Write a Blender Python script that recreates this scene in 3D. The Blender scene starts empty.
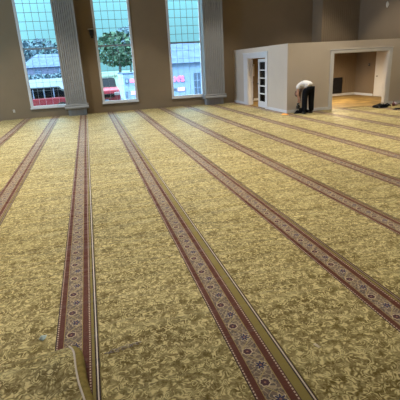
import bpy, bmesh, math, random
from mathutils import Vector, Matrix
random.seed(7)
sc = bpy.context.scene
COL = sc.collection
PI = math.pi

# ------------------------------------------------------------------ node helpers
class NT:
    """small wrapper that lets shader maths be written as calls"""
    def __init__(s, mat):
        s.t = mat.node_tree; s.n = s.t.nodes; s.l = s.t.links
    def new(s, typ, **kw):
        n = s.n.new(typ)
        for k, v in kw.items(): setattr(n, k, v)
        return n
    def put(s, sock, v):
        if hasattr(v, 'is_linked') or hasattr(v, 'links'): s.l.new(v, sock)
        else: sock.default_value = v
    def m(s, op, a, b=0.0, c=0.0):
        n = s.new('ShaderNodeMath', operation=op)
        s.put(n.inputs[0], a); s.put(n.inputs[1], b); s.put(n.inputs[2], c)
        return n.outputs[0]
    def band(s, x, lo, hi):
        return s.m('MULTIPLY', s.m('GREATER_THAN', x, lo), s.m('LESS_THAN', x, hi))
    def mix(s, f, a, b, blend='MIX'):
        n = s.new('ShaderNodeMix', data_type='RGBA', blend_type=blend)
        s.put(n.inputs[0], f); s.put(n.inputs[6], a if not isinstance(a, tuple) else (*a, 1)[:4])
        s.put(n.inputs[7], b if not isinstance(b, tuple) else (*b, 1)[:4])
        return n.outputs[2]
    def noise(s, vec, scale, detail=2.0, rough=0.5, dist=0.0):
        n = s.new('ShaderNodeTexNoise')
        if vec is not None: s.l.new(vec, n.inputs['Vector'])
        n.inputs['Scale'].default_value = scale; n.inputs['Detail'].default_value = detail
        n.inputs['Roughness'].default_value = rough; n.inputs['Distortion'].default_value = dist
        return n.outputs['Fac']
    def scalevec(s, vec, sx, sy, sz):
        n = s.new('ShaderNodeMapping'); s.l.new(vec, n.inputs['Vector'])
        n.inputs['Scale'].default_value = (sx, sy, sz); return n.outputs[0]
    def ramp(s, x, stops, interp='LINEAR'):
        n = s.new('ShaderNodeValToRGB'); s.put(n.inputs[0], x); r = n.color_ramp; r.interpolation = interp
        while len(r.elements) < len(stops): r.elements.new(0.5)
        for e, (p, c) in zip(r.elements, stops):
            e.position = p
        for e, (p, c) in zip(r.elements, stops):
            e.position = p; e.color = (*c, 1)[:4]
        return n.outputs[0]
    def bump(s, h, strength, dist):
        n = s.new('ShaderNodeBump'); s.put(n.inputs['Height'], h)
        n.inputs['Strength'].default_value = strength; n.inputs['Distance'].default_value = dist
        return n.outputs[0]

def base_mat(name):
    m = bpy.data.materials.new(name); m.use_nodes = True
    return m, NT(m), m.node_tree.nodes['Principled BSDF']

def simple(name, col, rough=0.6, metal=0.0, spec=0.4, var=0.08, vscale=6.0, bump=0.0, bscale=60.0, emit=None):
    """painted or moulded surface with a slight procedural variation"""
    m, t, b = base_mat(name)
    tc = t.new('ShaderNodeTexCoord').outputs['Object']
    n = t.noise(tc, vscale, 3)
    lo = tuple(c * (1 - var) for c in col); hi = tuple(min(1, c * (1 + var)) for c in col)
    t.put(b.inputs['Base Color'], t.ramp(n, [(0.3, lo), (0.7, hi)]))
    b.inputs['Roughness'].default_value = rough; b.inputs['Metallic'].default_value = metal
    b.inputs['Specular IOR Level'].default_value = spec
    if bump: t.put(b.inputs['Normal'], t.bump(t.noise(tc, bscale, 2), bump, 0.004))
    if emit:
        b.inputs['Emission Color'].default_value = (*emit[0], 1); b.inputs['Emission Strength'].default_value = emit[1]
    return m

def glass_mat():
    m = bpy.data.materials.new('clear_glass'); m.use_nodes = True
    t = NT(m); t.n.remove(t.n['Principled BSDF']); out = t.n['Material Output']
    tr = t.new('ShaderNodeBsdfTransparent'); tr.inputs[0].default_value = (0.93, 0.96, 0.97, 1)
    gl = t.new('ShaderNodeBsdfGlossy'); gl.inputs['Roughness'].default_value = 0.03
    fr = t.new('ShaderNodeFresnel'); fr.inputs['IOR'].default_value = 1.45
    mx = t.new('ShaderNodeMixShader')
    t.l.new(fr.outputs[0], mx.inputs[0]); t.l.new(tr.outputs[0], mx.inputs[1]); t.l.new(gl.outputs[0], mx.inputs[2])
    t.l.new(mx.outputs[0], out.inputs['Surface'])
    return m

FIELD_LIGHT = (0.66, 0.555, 0.275)
FIELD_DARK = (0.125, 0.082, 0.009)

def carpet_mat(name, gap, white):
    """olive scroll-pattern carpet; object x = distance from the border strip's left edge, y = along the roll"""
    m, t, b = base_mat(name)
    tc = t.new('ShaderNodeTexCoord').outputs['Object']
    sep = t.new('ShaderNodeSeparateXYZ'); t.l.new(tc, sep.inputs[0])
    u, v = sep.outputs[0], sep.outputs[1]
    # damask scrolls of the field
    n1 = t.noise(tc, 15.5, 1, 0.4, 1.0)
    wv = t.m('SINE', t.m('MULTIPLY', n1, 17.0))
    curls = t.m('SUBTRACT', 1.0, t.m('ABSOLUTE', wv))
    n2 = t.noise(tc, 38.0, 2, 0.6, 0.8)
    curls = t.m('MULTIPLY', curls, t.ramp(t.noise(tc, 20.0, 1, 0.5, 0.6), [(0.38, (0.15,)*3), (0.56, (1.25,)*3)]))
    n3 = t.noise(tc, 10.5, 2, 0.5, 0.8)
    patch = t.noise(tc, 1.3, 3, 0.55)
    ripple_shade = t.noise(t.scalevec(tc, 0.9, 4.2, 1), 1.6, 3, 0.6, 0.5)  # shade of the ripples painted into the colour, stretched across the roll
    f = t.m('ADD', t.m('MULTIPLY', t.m('POWER', curls, 1.3), 0.78), t.m('MULTIPLY', n2, 0.70))
    f = t.m('ADD', f, t.m('MULTIPLY', t.m('SUBTRACT', n3, 0.5), 0.50))
    f = t.m('ADD', f, t.m('MULTIPLY', t.m('SUBTRACT', patch, 0.5), 0.20))
    f = t.m('ADD', f, t.m('MULTIPLY', t.m('SUBTRACT', ripple_shade, 0.5), 0.50))
    field = t.ramp(f, [(0.24, FIELD_DARK), (0.92, FIELD_LIGHT)])
    # border strip
    T = 0.258 + gap + 0.036
    g0 = 0.258 + gap
    brown = (0.098, 0.020, 0.009); dark = (0.035, 0.016, 0.014); gold = (0.36, 0.26, 0.09); olive = (0.23, 0.175, 0.042); ground = (0.165, 0.112, 0.085)
    mauve = (0.12, 0.04, 0.03)
    stops = [(0.0, dark), (0.008, mauve), (0.020, brown), (0.057, gold), (0.062, ground), (0.190, gold), (0.195, brown),
             (0.238, mauve), (0.254, dark), (0.258, olive), (g0, dark), (g0 + 0.011, white), (g0 + 0.020, dark), (g0 + 0.030, olive)]
    strip = t.ramp(t.m('DIVIDE', u, T), [(p / T, c) for p, c in stops], 'CONSTANT')
    # beaded lines
    bead_on = t.m('LESS_THAN', t.m('FRACT', t.m('MULTIPLY', v, 1 / 0.026)), 0.55)
    bead = t.m('MULTIPLY', t.m('ADD', t.band(u, 0.009, 0.018), t.band(u, 0.241, 0.251)), bead_on)
    strip = t.mix(bead, strip, (0.55, 0.42, 0.33))
    # flowers: alternating maroon rosettes and navy stars on a scrolling vine
    uc = t.m('SUBTRACT', u, 0.127)
    c = t.m('DIVIDE', v, 0.15)
    i = t.m('FLOOR', c); odd = t.m('GREATER_THAN', t.m('FRACT', t.m('MULTIPLY', i, 0.5)), 0.25)
    zig = t.m('MULTIPLY', t.m('SUBTRACT', odd, 0.5), 0.034)
    fv = t.m('MULTIPLY', t.m('SUBTRACT', t.m('FRACT', c), 0.5), 0.15)
    fu = t.m('SUBTRACT', uc, zig)
    d = t.m('SQRT', t.m('ADD', t.m('MULTIPLY', fu, fu), t.m('MULTIPLY', fv, fv)))
    ang = t.m('ARCTAN2', fu, fv)
    petal = t.m('ADD', 1.0, t.m('MULTIPLY', t.m('SINE', t.m('MULTIPLY', ang, 7.0)), t.m('ADD', 0.08, t.m('MULTIPLY', odd, 0.28))))
    d = t.m('DIVIDE', d, petal)
    vine = t.m('ABSOLUTE', t.m('SUBTRACT', uc, t.m('MULTIPLY', t.m('SINE', t.m('MULTIPLY', v, 2 * PI / 0.30)), -0.045)))
    vor = t.new('ShaderNodeTexVoronoi'); vor.feature = 'DISTANCE_TO_EDGE'; t.l.new(tc, vor.inputs['Vector']); vor.inputs['Scale'].default_value = 26
    vb = t.new('ShaderNodeTexVoronoi'); t.l.new(tc, vb.inputs['Vector']); vb.inputs['Scale'].default_value = 42
    fl = t.mix(t.m('LESS_THAN', vor.outputs['Distance'], 0.07), ground, (0.36, 0.275, 0.175))
    leafcol = t.mix(t.noise(tc, 15), (0.05, 0.045, 0.09), (0.16, 0.12, 0.05))
    fl = t.mix(t.m('LESS_THAN', vb.outputs['Distance'], 0.36), fl, leafcol)
    vine2 = t.m('ABSOLUTE', t.m('SUBTRACT', uc, t.m('MULTIPLY', t.m('SINE', t.m('MULTIPLY', v, 2 * PI / 0.15)), 0.040)))
    fl = t.mix(t.m('LESS_THAN', vine2, 0.0032), fl, (0.40, 0.31, 0.19))
    fl = t.mix(t.m('LESS_THAN', vine, 0.0045), fl, (0.38, 0.29, 0.13))
    fl = t.mix(t.m('LESS_THAN', d, 0.0365), fl, (0.56, 0.44, 0.30))
    flower = t.mix(odd, (0.065, 0.018, 0.03), (0.032, 0.026, 0.075))
    fl = t.mix(t.m('LESS_THAN', d, 0.029), fl, flower)
    fl = t.mix(t.m('LESS_THAN', d, 0.008), fl, (0.30, 0.14, 0.10))
    strip = t.mix(t.band(u, 0.062, 0.190), strip, fl)
    col = t.mix(t.m('MULTIPLY', t.m('GREATER_THAN', u, 0.0), t.m('LESS_THAN', u, T)), field, strip)
    t.put(b.inputs['Base Color'], col)
    b.inputs['Roughness'].default_value = 0.48
    b.inputs['Specular IOR Level'].default_value = 0.24
    b.inputs['Sheen Weight'].default_value = 0.06
    b.inputs['Sheen Roughness'].default_value = 0.45
    b.inputs['Sheen Tint'].default_value = (1.0, 0.95, 0.8, 1)
    # pile grain and the slack ripples that run across a freshly unrolled carpet
    wc = t.new('ShaderNodeTexCoord').outputs['Object']
    rip = t.noise(t.scalevec(wc, 0.8, 3.6, 1), 1.0, 2, 0.5, 0.6)
    h = t.m('ADD', t.m('MULTIPLY', rip, 1.0), t.m('MULTIPLY', t.noise(tc, 90, 1), 0.05))
    t.put(b.inputs['Normal'], t.bump(h, 1.0, 0.08))
    return m

M = {}
M['wall'] = simple('tan_wall_paint', (0.215, 0.158, 0.100), 0.75, var=0.03, vscale=2, bump=0.15)
M['partition'] = simple('beige_wall_paint', (0.56, 0.49, 0.42), 0.7, var=0.02, vscale=2, bump=0.1)
M['ceiling'] = simple('ceiling_paint', (0.40, 0.37, 0.33), 0.9, var=0.02)
M['white'] = simple('white_trim_paint', (0.68, 0.68, 0.70), 0.45, var=0.02)
M['frame'] = simple('window_frame_paint', (0.60, 0.61, 0.64), 0.5, var=0.03)
M['muntin'] = simple('window_bar_metal', (0.22, 0.26, 0.31), 0.5, var=0.03)
M['column'] = simple('pilaster_paint', (0.285, 0.285, 0.29), 0.6, var=0.03)
M['plinth_dark'] = simple('plinth_panel_paint', (0.26, 0.24, 0.23), 0.6, var=0.05)
M['glass'] = glass_mat()
M['carpet_gap'] = carpet_mat('olive_carpet_wide_edge', 0.060, (0.62, 0.52, 0.46))
M['carpet_tight'] = carpet_mat('olive_carpet_tight_edge', 0.020, (0.33, 0.22, 0.17))
M['carpet_mid'] = carpet_mat('olive_carpet_middle_edge', 0.020, (0.72, 0.63, 0.58))
M['slab'] = simple('underlay_felt', (0.20, 0.16, 0.07), 0.95, var=0.2, vscale=9)
M['office_floor'] = simple('golden_carpet', (0.30, 0.20, 0.07), 0.6, var=0.45, vscale=2.2, bump=0.3, bscale=5)
M['black'] = simple('black_fabric', (0.008, 0.009, 0.012), 0.9, spec=0.1, var=0.3, vscale=20, bump=0.3)
M['black_plastic'] = simple('black_plastic', (0.015, 0.015, 0.017), 0.35, var=0.2)
M['steel'] = simple('tool_steel', (0.35, 0.36, 0.38), 0.35, 0.9, var=0.1)
M['shirt'] = simple('white_cotton', (0.78, 0.77, 0.78), 0.85, var=0.05, vscale=10, bump=0.3, bscale=14)
M['skin'] = simple('skin', (0.42, 0.23, 0.16), 0.55, var=0.08, vscale=12)
M['hair'] = simple('dark_hair', (0.02, 0.014, 0.01), 0.6, var=0.3, vscale=40, bump=0.4)
M['orange'] = simple('orange_scrap', (0.85, 0.38, 0.08), 0.7, var=0.15, vscale=15)
M['rust'] = simple('reddish_brown_plastic', (0.16, 0.055, 0.05), 0.5, var=0.2, vscale=12)
M['lilac'] = simple('lilac_wrapper', (0.45, 0.36, 0.42), 0.6, var=0.15, vscale=20)
M['bronze'] = simple('dark_bronze', (0.03, 0.03, 0.03), 0.45, 0.5, var=0.2)
M['cream'] = simple('cream_metal', (0.62, 0.58, 0.52), 0.4, var=0.05)
M['pale_blue'] = simple('pale_blue_foil', (0.62, 0.74, 0.78), 0.5, var=0.25, vscale=40)
M['thread'] = simple('grey_blue_thread', (0.30, 0.27, 0.33), 0.9, var=0.2)
M['binding'] = simple('white_binding', (0.68, 0.60, 0.56), 0.8, var=0.1)
M['olive_edge'] = simple('olive_carpet_edge', (0.25, 0.19, 0.055), 0.9, var=0.25, vscale=40, bump=0.3)
M['dark_edge'] = simple('carpet_backing', (0.035, 0.02, 0.018), 0.9, var=0.2)
M['paper'] = simple('paper_scrap', (0.85, 0.76, 0.62), 0.8, var=0.1)
# outside
M['asphalt'] = simple('wet_asphalt', (0.085, 0.10, 0.12), 0.9, spec=0.05, var=0.1, vscale=0.3)
M['lawn'] = simple('pale_lawn', (0.085, 0.12, 0.09), 0.95, spec=0.05, var=0.15, vscale=0.5)
M['car_red'] = simple('red_car_paint', (0.22, 0.026, 0.04), 0.4, spec=0.2, var=0.05)
M['car_glass'] = simple('dark_car_glass', (0.004, 0.005, 0.007), 0.5, spec=0.04, var=0.1)
M['tyre'] = simple('tyre_rubber', (0.02, 0.02, 0.02), 0.8, var=0.1)
M['hub'] = simple('wheel_alloy', (0.5, 0.5, 0.52), 0.3, 0.8, var=0.05)
M['shop'] = simple('pale_blue_siding', (0.18, 0.24, 0.34), 0.8, spec=0.1, var=0.05, vscale=0.8)
M['shop_dark'] = simple('dark_door_paint', (0.05, 0.07, 0.11), 0.4, var=0.1)
M['roof'] = simple('grey_shingle', (0.055, 0.078, 0.125), 0.9, spec=0.05, var=0.2, vscale=1.5)
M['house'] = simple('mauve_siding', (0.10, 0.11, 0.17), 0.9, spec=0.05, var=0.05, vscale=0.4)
M['pink'] = simple('pink_sign_light', (0.85, 0.15, 0.32), 0.4, var=0.03, emit=((1.0, 0.16, 0.36), 0.55))
M['pink_soft'] = simple('soft_pink_sign', (0.75, 0.35, 0.52), 0.5, var=0.05)
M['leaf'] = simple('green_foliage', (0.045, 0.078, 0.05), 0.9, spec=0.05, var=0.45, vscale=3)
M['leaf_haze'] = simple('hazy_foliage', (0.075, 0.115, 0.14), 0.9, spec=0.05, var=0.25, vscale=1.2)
M['bark'] = simple('bark', (0.06, 0.06, 0.055), 0.9, var=0.2)

# ------------------------------------------------------------------ mesh helpers
def box(bm, x0, x1, y0, y1, z0, z1):
    vs = [bm.verts.new(c) for c in ((x0,y0,z0),(x1,y0,z0),(x1,y1,z0),(x0,y1,z0),(x0,y0,z1),(x1,y0,z1),(x1,y1,z1),(x0,y1,z1))]
    for f in ((0,3,2,1),(4,5,6,7),(0,1,5,4),(1,2,6,5),(2,3,7,6),(3,0,4,7)): bm.faces.new([vs[k] for k in f])
    return vs

def prism(bm, pts, axis, a, b):
    """pts: polygon in the two other axes (in xyz order), extruded along axis from a to b"""
    def at(p, h):
        return {'x': (h, p[0], p[1]), 'y': (p[0], h, p[1]), 'z': (p[0], p[1], h)}[axis]
    A = [bm.verts.new(at(p, a)) for p in pts]; B = [bm.verts.new(at(p, b)) for p in pts]
    n = len(pts)
    bm.faces.new(A); bm.faces.new(B)
    for k in range(n): bm.faces.new((A[k], A[(k+1) % n], B[(k+1) % n], B[k]))
    return A + B

def cyl(bm, c, r, axis, a, b, n=20):
    pts = [(c[0] + r*math.cos(2*PI*k/n), c[1] + r*math.sin(2*PI*k/n)) for k in range(n)]
    return prism(bm, pts, axis, a, b)

def tube(bm, pts, r, n=6):
    rings = []
    for k, p in enumerate(pts):
        p = Vector(p); q = Vector(pts[min(k+1, len(pts)-1)]); o = Vector(pts[max(k-1, 0)])
        d = (q - o).normalized(); a = d.orthogonal().normalized() if abs(d.z) > 0.9 else d.cross(Vector((0,0,1))).normalized()
        b = d.cross(a)
        rr = r[k] if isinstance(r, (list, tuple)) else r
        rings.append([bm.verts.new(p + (a*math.cos(2*PI*j/n) + b*math.sin(2*PI*j/n))*rr) for j in range(n)])
    for A, B in zip(rings, rings[1:]):
        for j in range(n): bm.faces.new((A[j], A[(j+1) % n], B[(j+1) % n], B[j]))
    bm.faces.new(rings[0]); bm.faces.new(rings[-1])

def ball(bm, c, rx, ry, rz, seg=16, rings=10, wob=0.0):
    r = bmesh.ops.create_uvsphere(bm, u_segments=seg, v_segments=rings, radius=1.0)
    for v in r['verts']:
        k = 1 + random.uniform(-wob, wob)
        v.co = Vector((c[0] + v.co.x*rx*k, c[1] + v.co.y*ry*k, c[2] + v.co.z*rz*k))
    return r['verts']

def obj(name, bm, mat, parent=None, smooth=False, bevel=0.0, loc=None):
    bmesh.ops.recalc_face_normals(bm, faces=bm.faces)
    me = bpy.data.meshes.new(name); bm.to_mesh(me); bm.free()
    if mat: me.materials.append(mat)
    if smooth:
        for p in me.polygons: p.use_smooth = True
    o = bpy.data.objects.new(name, me); COL.objects.link(o)
    if loc: o.location = loc
    if parent: o.parent = parent
    if bevel:
        md = o.modifiers.new('bevel', 'BEVEL'); md.width = bevel; md.segments = 2; md.limit_method = 'ANGLE'
    return o

def tag(o, label=None, cat=None, group=None, kind=None):
    if label: o['label'] = label
    if cat: o['category'] = cat
    if group: o['group'] = group
    if kind: o['kind'] = kind
    return o

def struct(name, bm, mat, parent=None, **kw):
    o = obj(name, bm, mat, parent, **kw)
    if parent is None: o['kind'] = 'structure'
    return o

def empty(name, loc=(0, 0, 0)):
    o = bpy.data.objects.new(name, None); COL.objects.link(o); o.location = loc
    return o

def B(): return bmesh.new()

# ------------------------------------------------------------------ room dimensions (metres)
WY = 19.4            # window wall
LX, RX = -9.0, 13.05
FY = -7.0            # wall behind the camera
CZ = 7.6
WINS = [(-2.50, -0.90), (0.58, 2.20), (3.80, 5.40)]
WZ0, WZ1 = 0.40, 5.90
ADDED_LWINS = [(11.0, 13.0), (14.6, 16.6)]  # unseen left-wall windows, added to cast cool daylight on the partition side
PX, PY, PH = 6.93, 13.78, 2.40     # partition faces and height

b = B(); box(b, LX-.3, RX+.3, FY-.3, WY+.3, -0.25, -0.013); struct('floor', b, M['slab'])
b = B(); box(b, LX-.3, RX+.3, FY-.3, WY+.3, CZ, CZ+.2); struct('ceiling', b, M['ceiling'])

def wall_with_holes(bm, a0, a1, z1, holes, put):
    """wall made of blocks between holes; put(a0,a1,z0,z1) adds one block"""
    a = a0
    for h0, h1, hz0, hz1 in holes:
        put(a, h0, 0, z1)
        if hz0 > 0: put(h0, h1, 0, hz0)
        put(h0, h1, hz1, z1)
        a = h1
    put(a, a1, 0, z1)

b = B(); wall_with_holes(b, LX-.3, RX+.3, CZ, [(x0, x1, WZ0, WZ1) for x0, x1 in WINS], lambda p, q, r, s: box(b, p, q, WY, WY+.3, r, s))
struct('wall_back', b, M['wall'])
b = B(); wall_with_holes(b, FY, WY, CZ, [(y0, y1, 0.6, WZ1) for y0, y1 in ADDED_LWINS], lambda p, q, r, s: box(b, LX-.3, LX, p, q, r, s))
struct('wall_left', b, M['wall'])
b = B(); box(b, RX, RX+.3, FY, WY, 0, CZ); struct('wall_right', b, M['wall'])
b = B(); box(b, LX-.3, RX+.3, FY-.3, FY, 0, CZ); struct('wall_front', b, M['wall'])

# ------------------------------------------------------------------ windows of the back wall
def window(n, x0, x1):
    w = empty('window_%d' % n, ((x0+x1)/2, WY, WZ0)); w['kind'] = 'structure'
    ox, oz = (x0+x1)/2, WZ0
    X0, X1 = x0-ox, x1-ox; H = WZ1-WZ0; F = 0.10
    b = B()
    box(b, X0, X0+F, -.03, .10, 0, H); box(b, X1-F, X1, -.03, .10, 0, H)
    box(b, X0+F, X1-F, -.03, .10, 0, F); box(b, X0+F, X1-F, -.03, .10, H-F, H)
    obj('window_frame', b, M['frame'], w, bevel=.008)
    b = B(); box(b, X0-.02, X1+.02, -.07, -.03, -.03, .035); obj('window_sill', b, M['frame'], w, bevel=.006)
    rail = 2.845-oz
    b = B(); box(b, X0+F, X1-F, .02, .08, rail-.035, rail+.035); obj('sash_rail', b, M['muntin'], w)
    b = B(); iw = X1-X0-2*F
    for k in range(1, 5):
        x = X0+F+iw*k/5; box(b, x-.0075, x+.0075, .035, .06, rail, H-F); box(b, x-.005, x+.005, .036, .06, F, rail)
    z = rail+.37
    while z < H-F-.1:
        box(b, X0+F, X1-F, .034, .061, z-.0075, z+.0075); z += .344
    z = rail-.34
    while z > F+.1:
        box(b, X0+F, X1-F, .034, .061, z-.005, z+.005); z -= .344
    obj('glazing_bars', b, M['muntin'], w)
    b = B(); box(b, X0+F-.01, X1-F+.01, .045, .05, F-.01, H-F+.01); obj('glass_pane', b, M['glass'], w)
for n, (x0, x1) in enumerate(WINS): window(n+1, x0, x1)
for n, (y0, y1) in enumerate(ADDED_LWINS):  # added windows, out of view, that let side daylight in
    w = empty('window_%d' % (n+4), (LX, (y0+y1)/2, .6)); w['kind'] = 'structure'
    hy = (y1-y0)/2; H = WZ1-.6; b = B()
    for q0, q1, r0, r1 in ((-hy, -hy+.1, 0, H), (hy-.1, hy, 0, H), (-hy+.1, hy-.1, 0, .1), (-hy+.1, hy-.1, H-.1, H), (-hy+.1, hy-.1, 2.2, 2.27)):
        box(b, -.10, .03, q0, q1, r0, r1)
    obj('window_frame', b, M['frame'], w)

# ------------------------------------------------------------------ carpet rolls
PERIOD = 1.1906
XS = [-2.8565 + PERIOD*k for k in range(-1, 14)]
ADJ = {4+1: .022, 7+1-1: 0.0}
ends_at = ['far left of the photo, crossing the left edge below the window wall'] 
roll_info = [
 ('left', None),
 ('tight', 'olive carpet roll with the short faded border strip nearest the left edge of the photo'),
 ('tight', 'olive carpet roll whose maroon border strip runs up to the leftmost tall window'),
 ('mid', 'olive carpet roll whose border strip ends at the foot of the left fluted pilaster'),
 ('gap', 'olive carpet roll whose border strip starts below the middle window and exits at bottom centre'),
 ('tight', 'olive carpet roll whose strip runs from the middle window to the lower right edge'),
 ('tight', 'olive carpet roll whose border strip starts just left of the third window'),
 ('tight', 'olive carpet roll whose border strip starts near the third window and right pilaster'),
 ('tight', 'olive carpet roll whose border strip starts right at the foot of the right fluted pilaster'),
 ('tight', 'olive carpet roll passing beside the beige corner and the orange scrap'),
 ('tight', 'olive carpet roll ending at the beige wall behind the bent person'),
 ('tight', 'olive carpet roll ending at the left jamb of the wide opening'),
 ('tight', 'olive carpet roll ending in the middle of the wide opening under the tool bag'),
 ('tight', 'olive carpet roll at the far right, ending right of the wide opening'),
]
def roll(i):
    kind, label = roll_info[i]
    if label is None:
        kind, label = 'tight', 'olive carpet roll beyond the left edge of the photo'
    G = {'gap': .060, 'mid': .020}
    gap = G.get(kind, .020)
    def tot(j):
        return .258 + G.get(roll_info[j][0], .020) + .036
    k = i-1
    X = XS[i] + (.022 if k == 4 else 0)
    prevX = XS[i-1] + (.022 if k-1 == 4 else 0) if i > 0 else X-PERIOD
    prev_tot = tot(i-1) if i > 0 else tot(i)
    u0, u1 = prevX + prev_tot + .002 - X, tot(i)
    y0, y1 = FY+.02, WY-.01
    if X+u1 > RX: u1 = RX-.01-X
    bm = B()
    def slab(a0, a1, q0, q1):
        ny = max(2, int((q1-q0)/.25)); nx = 6
        g = [[bm.verts.new((a0+(a1-a0)*s/nx, q0+(q1-q0)*r/ny, 0)) for s in range(nx+1)] for r in range(ny+1)]
        lo = [[bm.verts.new((v.co.x, v.co.y, -.012)) for v in row] for row in (g[0], g[-1])]
        for r in range(ny):
            for s in range(nx): bm.faces.new((g[r][s], g[r][s+1], g[r+1][s+1], g[r+1][s]))
        for top, bot in ((g[0], lo[0]), (g[-1], lo[1])):
            for s in range(nx): bm.faces.new((top[s], top[s+1], bot[s+1], bot[s]))
        for s in (0, nx):
            bm.faces.new([row[s] for row in g] + [lo[1][s], lo[0][s]])
        bm.faces.new((lo[0][0], lo[0][-1], lo[1][-1], lo[1][0]))
    if X+u0 > PX: slab(u0, u1, y0, PY-.005)
    elif X+u1 > PX:
        slab(u0, PX-.005-X, y0, y1); slab(PX-.004-X, u1, y0, PY-.005)
    else: slab(u0, u1, y0, y1)
    o = obj('carpet_roll', bm, M['carpet_' + kind], loc=(X, 0, 0))
    tag(o, label, 'carpet', 'carpet rolls side by side on the hall floor')
for i in range(len(roll_info)):
    roll(i)
# carpet beyond the outermost roll on the left (plain floor covering there)
b = B(); box(b, LX, XS[0]-PERIOD+.31, FY, WY, -.012, -.002); struct('trim_1', b, M['slab'])

# offcut lying over the left end of the pilaster roll, right edge lifted and rolled over
def offcut():
    root = empty('carpet_offcut', (-.9, 2.1, 0))
    tag(root, 'loose olive carpet offcut with a curled white-bound edge at the bottom left', 'carpet offcut')
    edge = lambda y: (-.375 + .10*((2.62-y)/.55)**.8 + .007*math.sin((2.62-y)*11.5) if y < 2.62 else -.375)
    NY, NX = 40, 36
    def far(x): return 2.60 + .035*math.sin(3.1*(x+.4)) - .02*max(0, -.6-x)
    def pt(s, r):
        yn = 1.0; 
        # s: 0 left .. 1 right edge ; r: 0 far .. 1 near
        yy = 2.62 + (yn-2.62)*r
        xr = edge(yy); xl = -2.0
        x = xl + (xr-xl)*s
        y = far(x) + (yn-far(x))*r
        dist = xr - x
        lift = .055*math.exp(-(dist/.16)**2)*min(1, r*5+.15)
        hump = .035*math.exp(-((r-.10)/.10)**2)*(.4+.6*s)
        wr = .006*math.sin(9*x+5*y)+.005*math.sin(14*y-3*x)
        return Vector((x+.9, y-2.1, max(.008, .014 + lift + hump*(1-math.exp(-r*30)) + wr*min(1, r*6))))
    bm = B()
    g = [[bm.verts.new(pt(s/NX, r/NY)) for s in range(NX+1)] for r in range(NY+1)]
    for r in range(NY):
        for s in range(NX): bm.faces.new((g[r][s], g[r][s+1], g[r+1][s+1], g[r+1][s]))
    for r in (0,):
        lo = [bm.verts.new((v.co.x, v.co.y+.004, .002)) for v in g[0]]
        for s in range(NX): bm.faces.new((g[0][s], g[0][s+1], lo[s+1], lo[s]))
    bmesh.ops.translate(bm, verts=bm.verts[:], vec=(-3, 0, 0))
    o = obj('carpet_sheet', bm, M['carpet_tight'], root, smooth=True, loc=(3, 0, 0))
    # shift texture so that only the field pattern shows
    rows = [r for r in range(NY+1)]
    bm = B(); tube(bm, [g_ for g_ in [pt(1, r/NY)+Vector((.004, 0, .004)) for r in rows]], .0065, 6)
    obj('white_binding', bm, M['binding'], root, smooth=True)['label'] = 'white bound edge line'
    # rolled-over olive edge falling from the crest to the strip below
    bm = B(); prof = [(.006, .003), (.020, .010), (.036, .008), (.048, -.002), (.055, -.018), (.057, -.06)]
    strips = []
    for r in rows:
        p = pt(1, r/NY); row = []
        w = min(1, .75+r/NY*4)*(1-.35*max(0, r/NY-.25))
        for dx, dz in prof: row.append(bm.verts.new((p.x+dx*w*1.1, p.y, max(.003, p.z+dz))))
        strips.append(row)
    for A, C in zip(strips, strips[1:]):
        for j in range(len(prof)-1): bm.faces.new((A[j], A[j+1], C[j+1], C[j]))
    obj('rolled_edge', bm, M['olive_edge'], root, smooth=True)['label'] = 'olive rolled-over edge'
    return root
offcut()

# ------------------------------------------------------------------ fluted pilasters
def flute_profile(x0, x1, yf, yb, n, depth):
    """closed outline in x,y: front at yf with n half-round flutes"""
    pts = [(x0, yb), (x0, yf)]
    m = .05; pitch = (x1-x0-2*m)/n
    for k in range(n):
        a = x0+m+pitch*k+pitch*.14; w = pitch*.72
        for j in range(7):
            th = PI*j/6
            pts.append((a+w/2-w/2*math.cos(th), yf+depth*math.sin(th)))
    pts += [(x1, yf), (x1, yb)]
    return pts
def pilaster(x0, x1, label):
    cx = (x0+x1)/2; root = empty('fluted_pilaster', (cx, 19.15, 0))
    tag(root, label, 'column', 'fluted pilasters on the window wall')
    X0, X1 = x0-cx, x1-cx; yf, yb = 18.9-19.15, WY-.002-19.15
    b = B(); prism(b, flute_profile(X0, X1, yf, yb, 9, .035), 'z', .49, CZ-.001); obj('fluted_shaft', b, M['column'], root)
    b = B(); prism(b, [(yb, .49), (yf-.03, .49), (yf-.045, .455), (yf-.03, .42), (yf-.055, .40), (yf-.07, .35), (yf-.055, .31), (yf, .29), (yb, .29)], 'x', X0-.06, X1+.06)
    obj('base_moulding', b, M['column'], root)
    b = B(); box(b, X0+.05, X1-.05, yf+.10, yb, 0.001, .29); p = obj('plinth', b, M['column'], root)
    b = B(); box(b, X0+.17, X1-.17, yf+.09, yf+.10, .015, .27); obj('plinth_panel', b, M['plinth_dark'], p)['label'] = 'darker recessed plinth panel'
pilaster(-1.00, -.12, 'tall grey-white fluted pilaster between the leftmost and middle windows')
pilaster(5.34, 6.27, 'tall grey-white fluted pilaster right of the third window')
b = B(); prism(b, flute_profile(11.05, RX-.001, 18.5, WY-.001, 18, .02), 'z', 0, CZ-.001)
o = obj('corner_pier', b, M['wall']); tag(o, 'wide tan fluted corner pier rising behind the beige partition', 'column')

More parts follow.
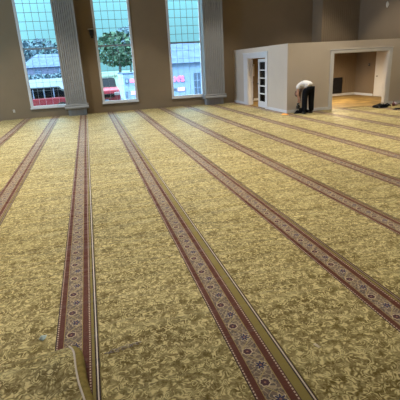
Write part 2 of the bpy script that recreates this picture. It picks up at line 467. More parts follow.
# ------------------------------------------------------------------ partition room
T = .15
b = B(); wall_with_holes(b, PY, WY-.001, PH, [(15.67, 17.58, 0, 2.0)], lambda p, q, r, s: box(b, PX, PX+T, p, q, r, s))
struct('wall_partition_left', b, M['partition'])
b = B(); wall_with_holes(b, PX+T, RX-.001, PH, [(8.77, 11.10, 0, 2.0)], lambda p, q, r, s: box(b, p, q, PY, PY+T, r, s))
struct('wall_partition_front', b, M['partition'])
b = B(); box(b, PX+T, 11.04, PY+T, WY, PH-.08, PH-.01); box(b, 11.04, RX, PY+T, 18.47, PH-.08, PH-.01); struct('ceiling_partition', b, M['ceiling'])
b = B(); box(b, PX+T*.5, RX, PY+T*.5, WY, -.012, -.001); struct('floor_partition', b, M['office_floor'])
# casings
b = B()
box(b, PX-.03, PX, 15.47, 15.67, 0, 2.0); box(b, PX-.03, PX, 17.58, 18.05, 0, 2.0); box(b, PX-.035, PX, 15.47, 18.05, 2.0, 2.19)
box(b, PX-.06, PX, 15.43, 18.09, 2.19, 2.22)
box(b, PX, PX+T+.02, 17.56, 17.58, 0, 2.0); box(b, PX, PX+T+.02, 15.67, 15.69, 0, 2.0); box(b, PX, PX+T+.02, 15.69, 17.56, 1.98, 2.0)
struct('trim_2', b, M['white'], bevel=.005)
b = B(); OX0, OX1, OZ = 8.77, 11.10, 2.0
box(b, OX0-.14, OX0, PY-.03, PY, 0, OZ); box(b, OX1, OX1+.15, PY-.03, PY, 0, OZ); box(b, OX0-.14, OX1+.15, PY-.03, PY, OZ, OZ+.11); box(b, OX0-.16, OX1+.17, PY-.045, PY, OZ+.105, OZ+.125)
box(b, OX0, OX0+.02, PY, PY+T+.02, 0, OZ); box(b, OX1-.02, OX1, PY, PY+T+.02, 0, OZ); box(b, OX0+.02, OX1-.02, PY, PY+T+.02, OZ-.02, OZ)
struct('trim_3', b, M['white'], bevel=.005)
def skirting(name, segs):
    b = B()
    for s in segs: box(b, *s)
    struct(name, b, M['white'], bevel=.006)
skirting('baseboard_left', [(PX-.018, PX, PY-.018, 15.47, 0.0005, .11), (PX-.018, PX, 18.05, WY, 0.0005, .11)])
skirting('baseboard_front', [(PX, 8.63, PY-.018, PY, 0.0005, .11), (11.25, RX, PY-.018, PY, 0.0005, .11)])
skirting('baseboard_right', [(RX-.018, RX, 17.06, 18.48, 0, .11), (RX-.018, RX, PY+T, 15.93, 0, .11)])
skirting('baseboard_back', [(11.03, RX-.02, 18.48, 18.5, 0, .11), (PX+T, 11.03, WY-.02, WY, 0, .11)])

# french door leaves of the side doorway
def french_leaf(n, loc, rz, knob_side):
    d = empty('door_%d' % n, loc); d['kind'] = 'structure'; d.rotation_euler = (0, 0, rz)
    W, H, S = .93 if n == 2 else .86, 1.93, .12
    b = B()
    box(b, 0, S, -.02, .02, 0, H); box(b, W-S, W, -.02, .02, 0, H)
    box(b, S, W-S, -.02, .02, 0, .24); box(b, S, W-S, -.02, .02, H-.12, H)
    zs = [.24 + (H-.36)*k/5 for k in range(6)]
    for z in zs[1:-1]: box(b, S, W-S, -.018, .018, z-.022, z+.022)
    if n == 2: box(b, W/2-.018, W/2+.018, -.018, .018, .24, H-.12)
    obj('leaf_frame', b, M['white'], d, bevel=.004)
    b = B(); box(b, S-.005, W-S+.005, -.003, .003, .235, H-.115); obj('glass_pane', b, M['glass'], d)
    b = B(); x = W-.06
    cyl(b, (x, .95), .012, 'y', -.06, .06, 10); ball(b, (x, -.07, .95), .028, .022, .028, 12, 8); ball(b, (x, .07, .95), .028, .022, .028, 12, 8)
    obj('door_knob', b, M['bronze'], d, smooth=True)
    b = B()
    for z in (.25, .95, 1.7): cyl(b, (-.006, -.024), .012, 'z', z-.05, z+.05, 8)
    obj('hinge', b, M['bronze'], d)
french_leaf(1, (PX+.07, 15.70, .012), PI/2, 1)
french_leaf(2, (PX+.20, 17.54, .012), math.radians(79), 1)
# panelled door on the office's right wall
d = empty('door_3', (RX-.002, 16.44, 0)); d['kind'] = 'structure'
b = B(); box(b, -.035, 0, -.43, .43, .01, 1.96)
for z0, z1 in ((.18, .78), (1.02, 1.82)):
    for y0, y1 in ((-.34, -.05), (.05, .34)):
        box(b, -.042, -.035, y0, y1, z0, z1)
obj('door_leaf', b, M['white'], d, bevel=.006)
b = B(); box(b, -.03, 0, -.55, -.44, 0, 2.07); box(b, -.03, 0, .44, .55, 0, 2.07); box(b, -.03, 0, -.44, .44, 1.965, 2.07)
obj('door_casing', b, M['white'], d, bevel=.005)
b = B(); cyl(b, (.36, .92), .026, 'x', -.055, -.035, 14); cyl(b, (.36, .92), .010, 'x', -.10, -.055, 10)
box(b, -.105, -.088, .25, .37, .91, .93); obj('door_handle', b, M['bronze'], d)
# office wall fittings
g = empty('wall_grille', (11.93, 18.48, .12)); tag(g, 'dark louvred return-air grille low on the wall inside the wide opening', 'grille')
b = B(); box(b, -.36, .36, -.03, .018, 0, .76); obj('grille_frame', b, M['bronze'], g, bevel=.004)
b = B()
for k in range(16):
    z = .05+k*.042; prism(b, [(-.045, z), (-.03, z+.034), (-.03, z+.028), (-.04, z-.004)], 'x', -.32, .32)
obj('louvres', b, M['black_plastic'], g)
t_ = empty('wall_thermostat', (RX-.001, 17.47, 1.42)); tag(t_, 'small black thermostat on the wall left of the white panelled door', 'thermostat')
b = B(); box(b, -.03, 0, -.05, .05, -.05, .07); obj('thermostat_body', b, M['black_plastic'], t_, bevel=.008)
b = B(); box(b, -.032, -.03, -.03, .03, .01, .05); obj('thermostat_screen', b, M['plinth_dark'], t_)
p_ = empty('wall_panel', (7.87, WY-.001, 1.45)); tag(p_, 'narrow pale panel on the office back wall behind the glazed door', 'wall panel')
b = B(); box(b, -.10, .10, -.03, 0, -.28, .28); obj('panel_frame', b, M['white'], p_, bevel=.005)
b = B(); box(b, -.075, .075, -.034, -.03, -.25, .25); obj('panel_face', b, M['cream'], p_)
w_ = empty('wall_detector', (RX-.001, 16.54, 3.9)); tag(w_, 'small pale oval detector high on the dark wall at top right', 'detector')
b = B(); ball(b, (-.03, 0, 0), .05, .055, .13, 14, 10); obj('detector_dome', b, M['cream'], w_, smooth=True)
b = B(); cyl(b, (0, 0), .075, 'x', -.02, 0, 18); obj('detector_base', b, M['cream'], w_)
o_ = empty('power_outlet', (-3.23+.02, WY-.001, .30)); tag(o_, 'small beige power outlet low on the wall left of the leftmost window', 'outlet')
b = B(); box(b, -.04, .04, -.008, 0, 0, .12); obj('outlet_plate', b, M['cream'], o_, bevel=.003)
for z in (.035, .085):
    b = B(); box(b, -.014, .014, -.0095, -.008, z-.013, z+.013); obj('socket', b, M['black_plastic'], o_)
# sconce between left pilaster and middle window
s_ = empty('wall_sconce', (.47, WY-.001, 3.28)); tag(s_, 'dark wall sconce with a pale top plate left of the middle window', 'wall lamp')
b = B(); prism(b, [(-.07, -.02), (.07, -.02), (.10, .24), (-.10, .24)], 'y', -.15, -.01); obj('lamp_body', b, M['bronze'], s_, bevel=.01)
b = B(); box(b, -.14, .12, -.17, 0, .24, .262); obj('top_plate', b, M['cream'], s_, bevel=.004)['label'] = 'pale top plate'
b = B(); box(b, -.05, .05, -.02, 0, -.10, .22); obj('back_plate', b, M['bronze'], s_)

# ------------------------------------------------------------------ skinned figures
def skin_mesh(verts, edges, radii, sub=2):
    me = bpy.data.meshes.new('tmp'); me.from_pydata(verts, edges, [])
    o = bpy.data.objects.new('tmp', me); COL.objects.link(o)
    md = o.modifiers.new('s', 'SKIN'); md.use_smooth_shade = True
    ly = me.skin_vertices[0].data
    for k, r in enumerate(radii):
        ly[k].radius = r if isinstance(r, tuple) else (r, r)
        ly[k].use_root = (k == 0)
    sb = o.modifiers.new('d', 'SUBSURF'); sb.levels = sub; sb.render_levels = sub
    dg = bpy.context.evaluated_depsgraph_get(); dg.update()
    res = bpy.data.meshes.new_from_object(o.evaluated_get(dg))
    bpy.data.objects.remove(o)
    return res
def chain(pts, rad):
    return skin_mesh(pts, [(k, k+1) for k in range(len(pts)-1)], rad)
def into(bm, me): bm.from_mesh(me)

def person():
    ox, oy = 7.46, 13.22
    root = empty('person', (ox, oy, 0))
    tag(root, 'person in white shirt and black trousers bent over by the beige wall', 'person')
    L = Vector((-.98, .10, 0)); Fw = Vector((.10, .98, 0))
    Z = Vector((0, 0, 1)); SL = Vector((-.80, -.52, 0))
    pel = Vector((.02, .02, .88)); lum = Vector((.03, .06, 1.0)); mid = Vector((-.10, .14, 1.035)); che = Vector((-.20, .21, .955)); nek = Vector((-.25, .25, .84)); hed = Vector((-.27, .27, .72))
    hl, hr = pel + L*.105 - Z*.03, pel - L*.105 - Z*.03
    fl, fr = Vector((-.125, .0, .07)), Vector((.165, .03, .07))
    kl, kr = (hl+fl)*.5 + Fw*.02 + Vector((-.005, 0, .03)), (hr+fr)*.5 + Fw*.02 + Vector((.005, 0, .03))
    sl, sr = che + SL*.16 + Z*.01, che - SL*.15 + Z*.0
    el, er = Vector((-.345, .09, .73)), Vector((-.12, .33, .70))
    wl, wr = Vector((-.335, .08, .535)), Vector((-.16, .30, .50))
    V = [pel, lum, mid, che, nek, hl, kl, fl, hr, kr, fr, sl, el, wl, sr, er, wr]
    E = [(0,1),(1,2),(2,3),(3,4),(0,5),(5,6),(6,7),(0,8),(8,9),(9,10),(3,11),(11,12),(12,13),(3,14),(14,15),(15,16)]
    R = [.11, .085, .085, .10, .05, .085, .055, .04, .085, .055, .04, .055, .042, .03, .055, .042, .03]
    bm = B(); into(bm, skin_mesh([tuple(v) for v in V], E, R))
    # head: cranium, jaw, nose, ears, eyes sockets pointing down and forward
    face = (Vector((-.2, .15, -.95))).normalized()   # crown direction (head hangs)
    crown = face
    look = (Vector((-.1, -.85, -.2))).normalized()   # towards the legs
    look = (look - crown*look.dot(crown)).normalized()
    side = crown.cross(look)
    def hp(a, c, s): return hed + look*a + crown*c + side*s
    v0 = len(bm.verts)
    r = bmesh.ops.create_uvsphere(bm, u_segments=20, v_segments=14, radius=1.0)
    for v in r['verts']:
        a, s, c = v.co.x, v.co.y, v.co.z
        w = 1 - .22*max(0, -c)
        v.co = hp(a*.098*w, c*.122, s*.078*w)
    into(bm, chain([tuple(hp(.085, .02, 0)), tuple(hp(.115, -.02, 0)), tuple(hp(.10, -.035, 0))], [.010, .016, .010]))
    for sg in (1, -1):
        into(bm, chain([tuple(hp(0, .015, .077*sg)), tuple(hp(-.012, -.01, .088*sg)), tuple(hp(0, -.03, .078*sg))], [.010, .013, .008]))
    into(bm, chain([tuple(hp(.078, -.062, .024)), tuple(hp(.088, -.062, 0)), tuple(hp(.078, -.062, -.024))], [.006, .008, .006]))
    into(bm, chain([tuple(nek), tuple(hp(-.03, -.09, 0)), tuple(hed)], [.055, .052, .06]))
    # hands: palm and five curled digits each
    for w_, dirn in ((wl, (wl-el).normalized()), (wr, (wr-er).normalized())):
        ac = Fw.cross(dirn).normalized(); cu = ac.cross(dirn)
        palm = w_ + dirn*.075
        into(bm, chain([tuple(w_ - dirn*.02), tuple(w_ + dirn*.03), tuple(palm)], [(.026, .022), (.036, .020), (.038, .018)]))
        for q, ln in ((-.030, .064), (-.010, .074), (.010, .070), (.028, .055)):
            a0 = palm + ac*q
            into(bm, chain([tuple(a0), tuple(a0+dirn*ln*.5+cu*.006), tuple(a0+dirn*ln*.75+cu*.030), tuple(a0+dirn*ln*.6+cu*.052)], [.010, .0095, .009, .008]))
        a0 = w_ + dirn*.03 - ac*.03
        into(bm, chain([tuple(a0), tuple(a0-ac*.025+dirn*.03+cu*.01), tuple(a0-ac*.02+dirn*.055+cu*.03)], [.013, .011, .009]))
    obj('body', bm, M['skin'], root, smooth=True)
    # hair cap
    bm = B(); r = bmesh.ops.create_uvsphere(bm, u_segments=20, v_segments=14, radius=1.0)
    kill = []
    for v in r['verts']:
        a, s, c = v.co.x, v.co.y, v.co.z
        if a > .35 and c < .55 or c < -.55: kill.append(v)
        v.co = hp(a*.106-.004, c*.130+.002, s*.086)
    bmesh.ops.delete(bm, geom=kill, context='VERTS')
    obj('hair', bm, M['hair'], root, smooth=True)
    # shirt: trunk and short sleeves
    Vs = [Vector((.05, -.0, .90)), lum+Vector((0,-.015,.01)), mid, che, che+(nek-che)*.55, sl, sl+(el-sl)*.55, sr, sr+(er-sr)*.55]
    Es = [(0,1),(1,2),(2,3),(3,4),(3,5),(5,6),(3,7),(7,8)]
    Rs = [(.20, .165), (.185, .155), (.165, .14), (.145, .13), .085, .085, .075, .085, .075]
    bm = B(); into(bm, skin_mesh([tuple(v) for v in Vs], Es, Rs)); obj('shirt', bm, M['shirt'], root, smooth=True)
    # trousers
    pb = pel + Vector((.0, -.035, .0))
    Vt = [pb, pb+(lum-pel)*.45, hl+L*.01, kl, fl-Z*.01, hr-L*.01, kr, fr-Z*.01]
    Et = [(0,1),(0,2),(2,3),(3,4),(0,5),(5,6),(6,7)]
    Rt = [(.20, .17), (.205, .17), (.135, .135), .105, .092, (.135, .135), .105, .092]
    bm = B(); into(bm, skin_mesh([tuple(v) for v in Vt], Et, Rt)); obj('trousers', bm, M['black'], root, smooth=True)
    for f in (fl, fr):
        heel = Vector((f.x, f.y, .045)) - Fw*.07
        bm = B(); into(bm, chain([tuple(heel), tuple(heel+Fw*.10+Z*.01), tuple(heel+Fw*.20-Z*.008), tuple(heel+Fw*.26-Z*.012)], [.046, .048, .043, .032]))
        for v in bm.verts: v.co.z = max(v.co.z, .002)
        obj('shoe', bm, M['black_plastic'], root, smooth=True)
    return root
person()
# power tool in the hand
tl = empty('carpet_tool', (7.125, 13.29, .19)); tag(tl, 'black handheld power tool hanging from the bent person\'s hand', 'tool')
b = B(); prism(b, [(-.05, 0), (.05, 0), (.055, .10), (.03, .12), (.03, .20), (-.03, .20), (-.03, .12), (-.055, .10)], 'y', -.045, .045); obj('tool_body', b, M['black_plastic'], tl, bevel=.01)
b = B(); prism(b, [(-.02, .14), (.02, .14), (.02, .18), (-.02, .18)], 'y', -.05, -.045); obj('tool_trigger', b, M['steel'], tl)
b = B(); cyl(b, (0, 0), .02, 'z', -.05, 0, 12); obj('tool_nozzle', b, M['steel'], tl)

# ------------------------------------------------------------------ things on the floor
def soft_heap(name, loc, rx, ry, h, mat, label, cat, seed):
    random.seed(seed); bm = B(); n, rings = 28, 8
    ph = [random.uniform(0, 6) for _ in range(4)]
    top = bm.verts.new((0, 0, h)); prev = None
    for k in range(1, rings+1):
        f = k/rings; row = []
        for j in range(n):
            a = 2*PI*j/n; w = 1+.12*math.sin(3*a+ph[0])+.08*math.sin(5*a+ph[1])
            z = h*(1-f**2.4)*(1+.25*math.sin(4*a+ph[2]+f*5)) if k < rings else .001
            row.append(bm.verts.new((rx*f*w*math.cos(a), ry*f*w*math.sin(a), max(.001, z))))
        for j in range(n):
            if prev: bm.faces.new((prev[j], prev[(j+1) % n], row[(j+1) % n], row[j]))
            else: bm.faces.new((top, row[j], row[(j+1) % n]))
        prev = row
    bm.faces.new(prev)
    o = obj(name, bm, mat, loc=loc, smooth=True)
    return tag(o, label, cat)
soft_heap('black_cloth', (7.43, 13.55, 0), .36, .10, .15, M['black'], 'black cloth heaped on the carpet at the bent person\'s feet', 'cloth', 3)
soft_heap('orange_scrap', (6.70, 13.50, 0), .11, .17, .035, M['orange'], 'small orange scrap on the carpet at the beige partition corner', 'scrap', 5)

tb = empty('tool_bag', (10.43, 13.12, 0)); tag(tb, 'flat black tool bag on the carpet before the right jamb of the wide opening', 'tool bag')
b = B(); prism(b, [(-.24, .004), (.20, .004), (.24, .05), (.20, .10), (.02, .125), (-.10, .10), (-.22, .085), (-.27, .04)], 'y', -.16, .16); obj('bag_body', b, M['black'], tb, bevel=.03)
b = B(); tube(b, [(-.15, -.05, .09), (-.13, -.06, .15), (-.05, -.07, .17), (.04, -.06, .16), (.08, -.05, .115)], .012, 8); obj('bag_handle', b, M['black_plastic'], tb, smooth=True)
b = B(); tube(b, [(.20, .05, .08), (.29, .02, .12), (.35, -.02, .06), (.41, -.04, .026)], .022, 8); obj('bag_strap', b, M['black'], tb, smooth=True)
b = B(); ball(b, (-.20, -.17, .04), .035, .02, .02, 10, 8); obj('bag_buckle', b, M['steel'], tb, smooth=True)

bt = empty('small_bottle', (11.06, 13.22, 0)); tag(bt, 'small reddish-brown bottle by the baseboard right of the wide opening', 'bottle')
b = B(); cyl(b, (0, 0), .055, 'z', .002, .09, 16); ball(b, (0, 0, .09), .055, .055, .035, 16, 8); obj('bottle_body', b, M['rust'], bt, smooth=False)
b = B(); cyl(b, (.0, 0), .022, 'z', .115, .18, 12); obj('bottle_neck', b, M['rust'], bt)
wp = empty('crumpled_wrapper', (11.22, 13.32, 0))
tag(wp, 'crumpled lilac wrapper just right of the reddish-brown bottle', 'wrapper')
random.seed(2); b = B(); ball(b, (0, 0, .055), .09, .07, .055, 12, 8, .12); obj('wrapper_film', b, M['lilac'], wp)
ps = empty('pry_bar', (10.66, 12.30, 0)); tag(ps, 'black bar lying on the carpet at the right edge of the photo', 'tool')
b = B(); box(b, -.26, .30, -.06, .06, .002, .05); obj('bar_shaft', b, M['black_plastic'], ps, bevel=.012)
b = B(); prism(b, [(-.34, .002), (-.26, .002), (-.26, .03), (-.33, .012)], 'y', -.075, .075); obj('bar_claw', b, M['bronze'], ps)

# small litter close to the camera
b = B()
vs = [(-.030, -.008, .004), (-.012, .020, .016), (.014, .024, .010), (.034, .012, .020), (.022, -.006, .006), (.004, -.030, .003), (-.008, -.012, .018)]
V = [b.verts.new(v) for v in vs]
for f in ((0, 1, 6), (1, 2, 6), (2, 3, 4), (2, 4, 6), (4, 5, 6), (5, 0, 6)): b.faces.new([V[k] for k in f])
bmesh.ops.solidify(b, geom=b.faces[:], thickness=.002)
tag(obj('foil_scrap', b, M['pale_blue'], loc=(-.572, 2.80, .001)), 'tiny pale blue foil scrap on the carpet left of the pilaster strip', 'scrap')
b = B(); V = [b.verts.new(v) for v in ((-.020, .022, .004), (.000, .026, .006), (.016, -.020, .007), (-.002, -.028, .004))]; b.faces.new(V)
bmesh.ops.solidify(b, geom=b.faces[:], thickness=.002)
tag(obj('paper_scrap', b, M['paper'], loc=(1.301, 2.07, .001)), 'tiny cream paper scrap on the carpet right of the bottom-centre strip', 'scrap')
random.seed(11); pts = []
for k in range(90):
    f = k/89; x = -.13+.26*f; y = 2.465+.05*f
    pts.append((x+.014*math.sin(k*.9)+.006*math.sin(k*2.3), y+.018*math.cos(k*.9)*(.25+.75*math.sin(PI*f))+.008*math.sin(k*.37), .003+.002*(1+math.sin(k*.7))))
b = B(); tube(b, pts, .0013, 5)
tag(obj('loose_thread', b, M['thread'], smooth=True), 'tangled grey-blue loose thread right of the white carpet seam', 'thread')

# ------------------------------------------------------------------ outside
b = B(); pr = [(19.75, -.6), (19.75, -.16), (26.5, -.20), (38, -1.40), (50, -1.40), (50, -2.0)]
prism(b, pr, 'x', -60, 70); struct('ground_outside', b, M['asphalt'])
b = B(); pr = [(50.1, -2.0), (50.1, -1.2), (58, .60), (66, .85), (140, .95), (140, -2.0)]
prism(b, pr, 'x', .5, 110); struct('lawn_outside', b, M['lawn'])
b = B(); prism(b, pr, 'x', -90, .5); struct('road_outside', b, M['asphalt'])

def car(loc, label):
    root = empty('car', loc); tag(root, label, 'car')
    prof = [(-2.35, .25), (-2.38, .62), (-2.25, .78), (-1.75, .84), (-1.5, .84), (1.35, .86), (2.20, .80), (2.38, .62), (2.36, .25)]
    b = B(); prism(b, prof, 'y', -.85, .85); obj('car_body', b, M['car_red'], root, bevel=.06)
    cab = [(-2.15, .80), (-1.95, 1.26), (-1.6, 1.36), (1.3, 1.36), (2.12, .82)]
    b = B(); prism(b, cab, 'y', -.72, .72); obj('car_cabin', b, M['car_glass'], root, bevel=.04)
    b = B(); prism(b, [(-1.98, 1.28), (-1.6, 1.39), (1.3, 1.39), (1.42, 1.32)], 'y', -.70, .70); obj('car_roof', b, M['car_glass'], root, bevel=.02)
    for x in (-1.6, -1.05, -.5, .05, .6, 1.1):
        b = B(); prism(b, [(x-.03, .84), (x+.03, .84), (x+.022, 1.33), (x-.022, 1.33)], 'y', -.735, -.715); obj('car_pillar', b, M['shop'], root)
    for x in (-1.45, 1.45):
        for y in (-.80, .80):
            b = B(); cyl(b, (x, .31), .31, 'y', y-.10, y+.10, 24); w = obj('wheel', b, M['tyre'], root)
            b = B(); cyl(b, (x, .31), .19, 'y', y-.115, y+.115, 18); obj('hub_cap', b, M['hub'], w)
car((-2.9, 24.6, -.30), 'red car parked side-on outside the leftmost window')
def suv(loc, label):
    root = empty('car', loc); tag(root, label, 'car')
    b = B(); prism(b, [(0, .30), (-.05, .70), (.02, .98), (1.15, 1.08), (4.3, 1.08), (4.35, .30)], 'x', -.93, .93); obj('car_body', b, M['car_red'], root, bevel=.07)
    b = B(); prism(b, [(1.10, 1.06), (1.65, 1.50), (4.2, 1.54), (4.3, 1.06)], 'x', -.84, .84); obj('car_cabin', b, M['car_glass'], root, bevel=.05)
    b = B(); prism(b, [(1.70, 1.50), (1.75, 1.56), (4.15, 1.58), (4.2, 1.52)], 'x', -.80, .80); obj('car_roof', b, M['car_glass'], root, bevel=.02)
    b = B(); box(b, -.60, .60, -.08, .0, .58, .78); obj('grille', b, M['car_glass'], root)
    for x in (-.74, .74):
        b = B(); box(b, x-.15, x+.15, -.075, .05, .68, .84); obj('headlamp', b, M['hub'], root, bevel=.03)
        for y in (.85, 3.5):
            b = B(); cyl(b, (y, .34), .34, 'x', x-.13, x+.13, 22); obj('wheel', b, M['tyre'], root)
    b = B(); box(b, -.26, .26, -.10, -.05, .36, .48); obj('number_plate', b, M['shop'], root)
suv((.80, 23.9, -.22), 'red car with dark windscreen facing the building outside the middle window')

def gable_house(name, loc, w, d, h, rh, wm, label, extras=()):
    root = empty(name, loc); tag(root, label, 'building')
    b = B(); box(b, -w/2, w/2, 0, d, 0, h); obj('walls', b, wm, root)
    b = B(); A = [b.verts.new(c) for c in ((-w/2-.4, -.4, h), (w/2+.4, -.4, h), (w/2+.4, d+.4, h), (-w/2-.4, d+.4, h), (-w/2+d*.28, d/2, h+rh), (w/2-d*.28, d/2, h+rh))]
    for f in ((0, 1, 5, 4), (1, 2, 5), (2, 3, 4, 5), (3, 0, 4), (0, 3, 2, 1)): b.faces.new([A[k] for k in f])
    obj('roof', b, M['roof'], root)
    for kind, x0, x1, z0, z1, m in extras:
        b = B(); box(b, x0, x1, -.06, .02, z0, z1); o = obj(kind, b, m, root)
        if kind == 'door' or (kind == 'window' and x1-x0 > 1.0):
            b = B(); n = max(2, int((x1-x0)/.5))
            for k in range(1, n): box(b, x0+(x1-x0)*k/n-.03, x0+(x1-x0)*k/n+.03, -.09, -.06, z0, z1)
            for k in (1, 2): box(b, x0, x1, -.088, -.06, z0+(z1-z0)*k/3-.03, z0+(z1-z0)*k/3+.03)
            obj('glazing_bars', b, M['shop'], o)
    return root
SX, SY, SZ = 9.2, 45.0, -1.40
def sx(px_wall): return px_wall*SY/WY - SX
shop = gable_house('shop_building', (SX+1.6, SY, SZ), 8.6, 8, 3.45, 2.2, M['shop'], 'pale blue shop with pink lettering outside the third window',
   [('door', sx(4.92)-1.6, sx(5.22)-1.6, .05, 2.35, M['shop_dark']), ('display_window', sx(3.9)-1.6, sx(4.05)-1.6, .62, .85, M['shop_dark']), ('sign_panel', sx(4.10)-1.6, sx(4.45)-1.6, .55, .92, M['pink_soft'])])
annex = empty('shop_annex', (sx(2.15)+SX, SY-.5, SZ)); tag(annex, 'low flat-topped pale blue building with pink signs outside the middle window', 'building')
def axx(p): return p*(SY-.5)/WY - (sx(2.15)+SX)
b = B(); box(b, axx(1.60), axx(2.72), 0, 7, 0, 2.65); obj('walls', b, M['shop'], annex)
b = B(); box(b, axx(1.60)-.06, axx(2.72)+.06, -.06, 7.06, 2.65, 2.75); obj('roof_edge', b, M['roof'], annex)
for x0, x1, z0, z1, m, nm in ((1.90, 2.11, 1.78, 2.12, 'pink', 'sign_panel'), (1.90, 2.11, .55, .90, 'pink_soft', 'sign_panel'), (1.68, 1.84, 1.70, 2.2, 'shop_dark', 'window'), (1.66, 1.74, .3, .9, 'shop_dark', 'window')):
    b = B(); box(b, axx(x0), axx(x1), -.06, .02, z0, z1); f = obj(nm, b, M[m], annex)
    if nm == 'window':
        b = B(); box(b, axx(x0)+.08, axx(x1)-.06, -.07, -.06, z0+.08, z1-.08); obj('pane', b, M['shop'], f)
def letters(txt, loc, size, mat, name, parent):
    c = bpy.data.curves.new('tmp', 'FONT'); c.body = txt; c.size = size; c.extrude = .03; c.offset = .03; c.align_x = 'LEFT'
    o = bpy.data.objects.new('tmp', c); COL.objects.link(o); dg = bpy.context.evaluated_depsgraph_get(); dg.update()
    me = bpy.data.meshes.new_from_object(o.evaluated_get(dg)); bpy.data.objects.remove(o)
    me.materials.clear(); me.materials.append(mat)
    r = bpy.data.objects.new(name, me); COL.objects.link(r); r.parent = parent; r.location = loc; r.rotation_euler = (PI/2, 0, 0)
    return r
letters("N'S", (sx(3.93)-1.6, -.08, 1.54), .82, M['pink'], 'sign_letters', shop)['label'] = "pink letters N'S"

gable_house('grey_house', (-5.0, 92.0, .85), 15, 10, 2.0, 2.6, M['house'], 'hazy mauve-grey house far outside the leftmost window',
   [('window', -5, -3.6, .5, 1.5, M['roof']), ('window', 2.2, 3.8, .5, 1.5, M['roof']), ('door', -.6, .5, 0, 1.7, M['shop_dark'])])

def tree(x, y, z, h, r, mat, label, seed, trunk=.3, n=380, leaf=.28):
    random.seed(seed); root = empty('leafy_tree', (x, y, z)); tag(root, label, 'tree', 'trees outside the windows')
    b = B(); tube(b, [(0, 0, -.1), (.05*r, 0, h*.25), (0, .05*r, h*.6)], [trunk*.5, trunk*.4, trunk*.2], 8)
    for k in range(6):
        a = k*1.1; tube(b, [(0, 0, h*.3+.05*k*h), (r*.35*math.cos(a), r*.35*math.sin(a), h*.5+.05*k*h), (r*.65*math.cos(a), r*.65*math.sin(a), h*.6+.05*k*h)], [trunk*.2, trunk*.13, trunk*.06], 6)
    obj('trunk', b, M['bark'], root)
    b = B()
    for k in range(n):
        a = random.uniform(0, 2*PI); q = random.random()**.45; cz = random.uniform(-1, 1)
        rr = r*q*math.sqrt(max(0, 1-cz*cz*.85)); c = Vector((rr*math.cos(a), rr*math.sin(a), h*.62+cz*h*.38))
        s = leaf*random.uniform(.6, 1.4)
        ax = Vector((random.gauss(0, 1), random.gauss(0, 1), random.gauss(0, 1))).normalized(); u_ = ax.orthogonal().normalized(); w = ax.cross(u_)
        vs = [b.verts.new(c+u_*s*p+w*s*q2) for p, q2 in ((-1, 0), (-.2, .7), (.8, .5), (1, -.2), (.2, -.8))]
        b.faces.new(vs)
    obj('crown', b, mat, root)
tree(4.9, 64, .8, 5.9, 3.3, M['leaf'], 'green leafy tree with a dark trunk outside the middle window', 21, .45, 700, .30)
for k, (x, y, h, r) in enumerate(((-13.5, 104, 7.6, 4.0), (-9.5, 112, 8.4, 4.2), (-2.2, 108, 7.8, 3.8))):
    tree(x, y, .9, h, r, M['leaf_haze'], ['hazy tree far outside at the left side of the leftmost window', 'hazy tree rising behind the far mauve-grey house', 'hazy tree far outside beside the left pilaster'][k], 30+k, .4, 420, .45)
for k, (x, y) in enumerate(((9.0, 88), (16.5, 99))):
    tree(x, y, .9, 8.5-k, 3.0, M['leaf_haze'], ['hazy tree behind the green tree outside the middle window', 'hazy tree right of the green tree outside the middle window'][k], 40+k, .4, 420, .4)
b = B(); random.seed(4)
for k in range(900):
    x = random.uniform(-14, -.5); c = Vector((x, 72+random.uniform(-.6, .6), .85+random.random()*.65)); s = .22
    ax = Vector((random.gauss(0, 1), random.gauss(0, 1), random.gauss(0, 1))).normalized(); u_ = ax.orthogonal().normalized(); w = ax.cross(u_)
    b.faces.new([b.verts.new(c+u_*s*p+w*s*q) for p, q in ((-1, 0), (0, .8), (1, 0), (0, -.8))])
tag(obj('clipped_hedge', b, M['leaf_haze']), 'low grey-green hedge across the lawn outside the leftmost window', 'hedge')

# ------------------------------------------------------------------ light
w = bpy.data.worlds.new('overcast_sky'); sc.world = w; w.use_nodes = True
t = NT(w); bg = t.n['Background']
tc = t.new('ShaderNodeTexCoord').outputs['Generated']
sp = t.new('ShaderNodeSeparateXYZ'); t.l.new(tc, sp.inputs[0])
up = t.m('MAXIMUM', sp.outputs[2], 0.0)
west = t.m('MAXIMUM', t.m('MULTIPLY', sp.outputs[0], -1.0), 0.0)
clouds = t.noise(tc, 3.0, 4, .5)
skyc = t.ramp(up, [(0.0, (.30, .77, .90)), (0.25, (.30, .78, .92)), (0.6, (.62, .85, 1.0))])
t.put(bg.inputs['Color'], t.mix(t.m('POWER', west, 2.0), skyc, (.60, .74, 1.0)))
st = t.m('ADD', t.m('ADD', .95, t.m('MULTIPLY', t.m('POWER', up, 2.0), 24.0)), t.m('MULTIPLY', t.m('POWER', west, 2.0), 20.0))
st = t.m('MULTIPLY', st, t.m('ADD', .9, t.m('MULTIPLY', clouds, .2)))
t.put(bg.inputs['Strength'], st)

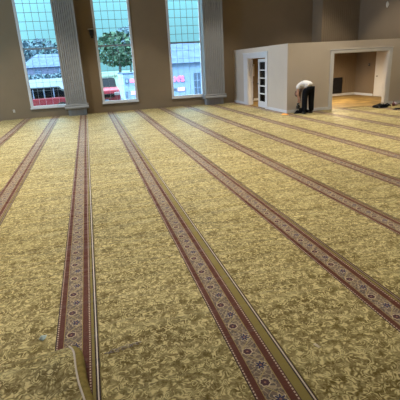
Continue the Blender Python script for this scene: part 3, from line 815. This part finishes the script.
def lamp(name, typ, loc, energy, color, rot=(0, 0, 0), **kw):
    l = bpy.data.lights.new(name, typ); l.energy = energy; l.color = color
    for k, v in kw.items(): setattr(l, k, v)
    o = bpy.data.objects.new(name, l); COL.objects.link(o); o.location = loc; o.rotation_euler = rot
    return o
WARM = (1.0, .92, .76)
for x in (-6.0, -2.0, 2.0, 6.2, 10.2):
    for y, watts in ((4.6, 660), (7.9, 800), (11.3, 900), (15.8, 980)):
        lamp('ceiling_downlight', 'SPOT', (x, y, CZ-.05), watts, WARM, spot_size=math.radians(82), spot_blend=.35, shadow_soft_size=.18)
lamp('office_fill_lamp', 'SPOT', (10.2, 16.2, PH-.12), 560, (1.0, .80, .52), spot_size=math.radians(165), spot_blend=.6, shadow_soft_size=.10)  # added warm lamp, unseen, to brighten the room's floor and walls
lamp('office_fill_lamp', 'SPOT', (8.2, 16.6, PH-.12), 120, (1.0, .76, .46), spot_size=math.radians(120), spot_blend=.6, shadow_soft_size=.10)  # second added lamp, also unseen
for x0, x1 in WINS:
    o = lamp('window_portal', 'AREA', ((x0+x1)/2, WY+.2, (WZ0+WZ1)/2), 1, (1, 1, 1), (-PI/2, 0, 0), shape='RECTANGLE', size=x1-x0, size_y=WZ1-WZ0); o.data.cycles.is_portal = True
for y0, y1 in ADDED_LWINS:
    o = lamp('window_portal', 'AREA', (LX-.2, (y0+y1)/2, (.6+WZ1)/2), 1, (1, 1, 1), (PI/2, 0, -PI/2), shape='RECTANGLE', size=y1-y0, size_y=WZ1-.6); o.data.cycles.is_portal = True

# ------------------------------------------------------------------ camera
cam = bpy.data.cameras.new('camera'); co = bpy.data.objects.new('camera', cam); COL.objects.link(co)
rt = Vector((0.96401602, -0.26073135, -0.0518871)); upv = Vector((0.13094544, 0.29584874, 0.94621711)); fw = Vector((0.23135773, 0.91896283, -0.3193445))
mt = Matrix((rt, upv, -fw)).transposed().to_4x4(); mt.translation = Vector((0, 0, 1.9)); co.matrix_world = mt
cam.sensor_width = 36; cam.lens = 404.7164/400*36; cam.clip_start = .05; cam.clip_end = 500
sc.camera = co
sc.view_settings.view_transform = 'Standard'; sc.view_settings.look = 'None'; sc.view_settings.gamma = 1
sc.view_settings.use_curve_mapping = False; sc.view_settings.exposure = 0.0
sc.cycles.max_bounces = 8; sc.cycles.transparent_max_bounces = 12
